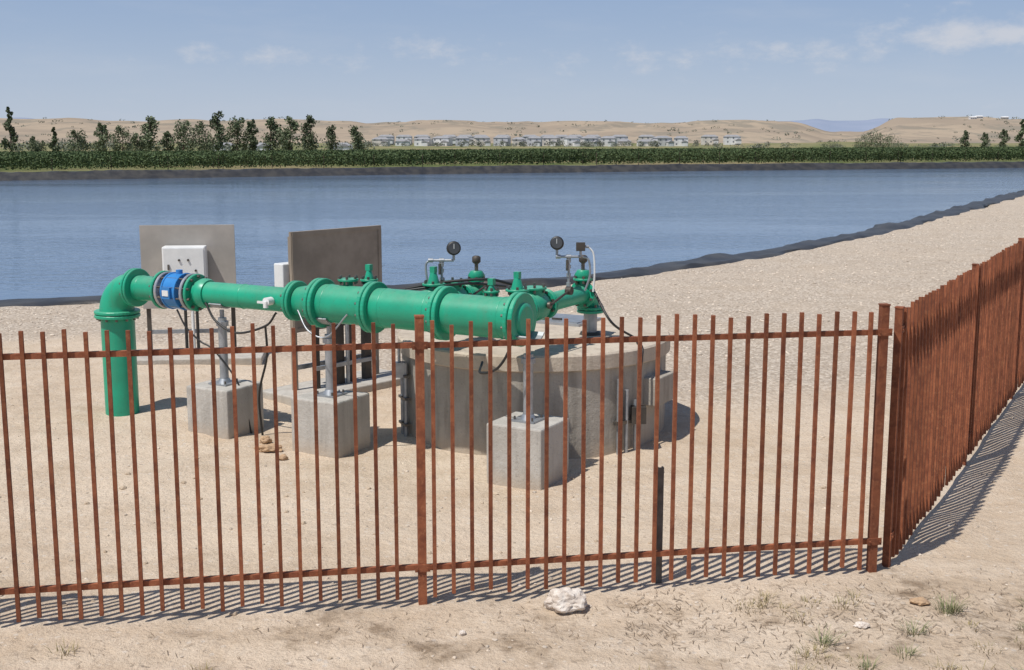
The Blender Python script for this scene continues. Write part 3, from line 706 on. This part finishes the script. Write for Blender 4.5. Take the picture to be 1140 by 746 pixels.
# ---------------------------------------------------------------- hills
def hills(name,x0,x1,y0,y1,nx_,ny_,fn,mat):
    xs_=np.linspace(x0,x1,nx_); ys_=np.linspace(y0,y1,ny_); X,Y=np.meshgrid(xs_,ys_); X=X.ravel();Y=Y.ravel(); Zz=fn(X,Y)
    id_=np.arange(nx_*ny_).reshape(ny_,nx_); F=np.stack([id_[:-1,:-1],id_[:-1,1:],id_[1:,1:],id_[1:,:-1]],-1).reshape(-1,4)
    npmesh(name,np.stack([X,Y,Zz],1),F,[mat],smooth=True)
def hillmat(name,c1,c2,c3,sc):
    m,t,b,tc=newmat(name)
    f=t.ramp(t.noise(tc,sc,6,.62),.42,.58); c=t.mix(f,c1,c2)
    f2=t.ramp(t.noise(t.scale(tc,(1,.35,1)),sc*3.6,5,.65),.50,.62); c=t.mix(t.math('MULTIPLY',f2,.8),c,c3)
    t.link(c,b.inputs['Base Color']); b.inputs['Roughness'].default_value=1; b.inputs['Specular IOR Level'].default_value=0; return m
def f1(X,Y):
    a=X/Y
    H=24+6*vnoise(a,np.zeros_like(a),.06,50)+4*vnoise(a,np.zeros_like(a),.022,51)
    H=H*(1-.85*sstep(.225,.262,a)*(1-sstep(.283,.315,a)))
    ramp=sstep(950,2000,Y)*(1-sstep(2100,2600,Y))
    gully=-9*np.abs(vnoise(X+Y*.25,Y*.35,95,55))*2-4*np.abs(vnoise(X,Y*.5,40,56))*2
    return -8+ramp*(H+8+1.5)+ramp*(7*vnoise(X,Y,180,52)+4*vnoise(X,Y,70,53)+gully*(1-.6*sstep(1700,2000,Y)))*sstep(950,1300,Y)
hills('hills',-2600,2600,900,2700,520,150,f1,hillmat('hazed_dry_grass_hillside',(.375,.305,.23),(.305,.25,.195),(.235,.21,.17),.006))  # dry grass tones paled towards blue: distance haze is painted into the base colour
def f3(X,Y):
    a=X/Y; H=75+70*vnoise(a,np.zeros_like(a),.11,60)+40*vnoise(a,np.zeros_like(a),.04,61)+16*vnoise(a,np.zeros_like(a),.013,62)+45*np.exp(-((a-.30)/.05)**2)
    return -60+sstep(7000,9000,Y)*(1-sstep(9500,11500,Y))*(H+60)
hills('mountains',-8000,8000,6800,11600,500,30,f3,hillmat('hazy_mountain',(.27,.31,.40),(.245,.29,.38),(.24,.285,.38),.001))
C=[];SZ=[]
for i in range(480):
    a=rng.uniform(-.42,.42); Y=rng.uniform(1150,2060); X=a*Y
    if vnoise(np.array([a]),np.array([Y/3000]),.05,70)[0]<.02 and rng.random()<.7: continue
    zz=f1(np.array([X]),np.array([Y]))[0]; k=20; q=rng.normal(size=(k,3)); q/=np.linalg.norm(q,axis=1)[:,None]; h_=rng.uniform(1.2,3.4)
    C.append(np.array([X,Y,zz+h_*.4])+q*np.array([h_*rng.uniform(.6,1.8),h_,h_*.5])); SZ.append(np.full(k,h_*.6))
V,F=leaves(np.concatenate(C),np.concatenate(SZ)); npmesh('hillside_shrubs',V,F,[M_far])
M_tank=walls[2]
for a,Y in ((.374,1900),(.379,1920),(.40,1950)):
    house_z=f1(np.array([a*Y]),np.array([float(Y)]))[0]; mb=MB(); mb.box((0,0,1),(10,8,3.5),M_tank); mb.add([(-5.5,-5,2.7),(5.5,-5,2.7),(5.5,5,2.7),(-5.5,5,2.7),(-5,0,4),(5,0,4)],[(0,1,5,4),(1,2,5),(2,3,4,5),(3,0,4)],M_tank)
    for k in (-3,0,3): mb.box((k,-4.03,1.2),(1.3,.1,1.3),M_win)
    o=mb.obj('hilltop_building'); o.location=(a*Y,Y,house_z)

# ---------------------------------------------------------------- sky & sun
EL=math.radians(62); hd=Vector((.47,.42)).normalized()
w=bpy.data.worlds.new('World'); S.world=w; w.use_nodes=True; t=NT(w.node_tree)
bg=w.node_tree.nodes['Background']; sky=t.n.new('ShaderNodeTexSky'); sky.sky_type='NISHITA'; sky.sun_disc=False
sky.sun_elevation=EL; sky.sun_rotation=math.atan2(-hd.x,-hd.y)%(2*math.pi); sky.altitude=800; sky.air_density=1.0; sky.dust_density=1.2; sky.ozone_density=2.5
tcw=t.n.new('ShaderNodeTexCoord').outputs['Generated']; sx=t.n.new('ShaderNodeSeparateXYZ'); t.link(tcw,sx.inputs[0])
az=t.math('ARCTAN2',sx.outputs[0],sx.outputs[1]); el=t.math('ARCSINE',sx.outputs[2])
cv=t.n.new('ShaderNodeCombineXYZ'); t.link(az,cv.inputs[0]); t.link(t.math('MULTIPLY',el,1.9),cv.inputs[1])
n1=t.noise(cv.outputs[0],34,7,.62)
tot=None
for a0,e0,sa,se,am in ((.345,.078,.060,.014,.36),(.24,.068,.08,.009,.20),(-.068,.070,.050,.010,.28),(-.20,.060,.085,.010,.26),(.13,.058,.15,.012,.22),(.39,.072,.045,.009,.30),(1.4,.2,.4,.05,.3),(-1.3,.15,.4,.05,.3)):
    da=t.math('POWER',t.math('ABSOLUTE',t.math('MULTIPLY',t.math('SUBTRACT',az,a0),1/sa)),2.)
    de=t.math('POWER',t.math('ABSOLUTE',t.math('MULTIPLY',t.math('SUBTRACT',el,e0),1/se)),2.)
    gss=t.math('MULTIPLY',t.math('POWER',2.718,t.math('MULTIPLY',t.math('ADD',da,de),-1.)),am)
    tot=gss if tot is None else t.math('ADD',tot,gss)
cl=t.ramp(t.math('ADD',n1,tot),.60,1.06)
wisp=t.math('MULTIPLY',t.ramp(t.noise(t.scale(cv.outputs[0],(1,2.5,1)),7,5,.6),.46,.8),.18)
cl=t.math('MAXIMUM',cl,wisp)
haze=t.mix(t.ramp(el,-.03,.12),(5.2,5.9,7.1),(3.1,4.15,6.1))
hz=t.math('MULTIPLY',t.math('SUBTRACT',1,t.ramp(el,.12,.7)),.85)
c=t.mix(hz,sky.outputs[0],haze)
c=t.mix(t.math('MULTIPLY',cl,.66),c,(6.7,6.7,7.0))
t.link(c,bg.inputs['Color']); bg.inputs['Strength'].default_value=.10
ld=bpy.data.lights.new('sun','SUN'); ld.energy=4.3; ld.angle=math.radians(.53); ld.color=(1,.955,.89)
lo=bpy.data.objects.new('sun',ld); S.collection.objects.link(lo)
dirv=Vector((hd.x*math.cos(EL),hd.y*math.cos(EL),-math.sin(EL))); lo.rotation_euler=dirv.to_track_quat('-Z','Y').to_euler()
# ---------------------------------------------------------------- camera
cd=bpy.data.cameras.new('camera'); cd.lens=36*1350/1140; cd.sensor_width=36; cd.clip_end=30000; cd.clip_start=.1
co=bpy.data.objects.new('camera',cd); co.location=(0,0,2.6); co.rotation_euler=(math.radians(90-9.38),0,0); S.collection.objects.link(co); S.camera=co
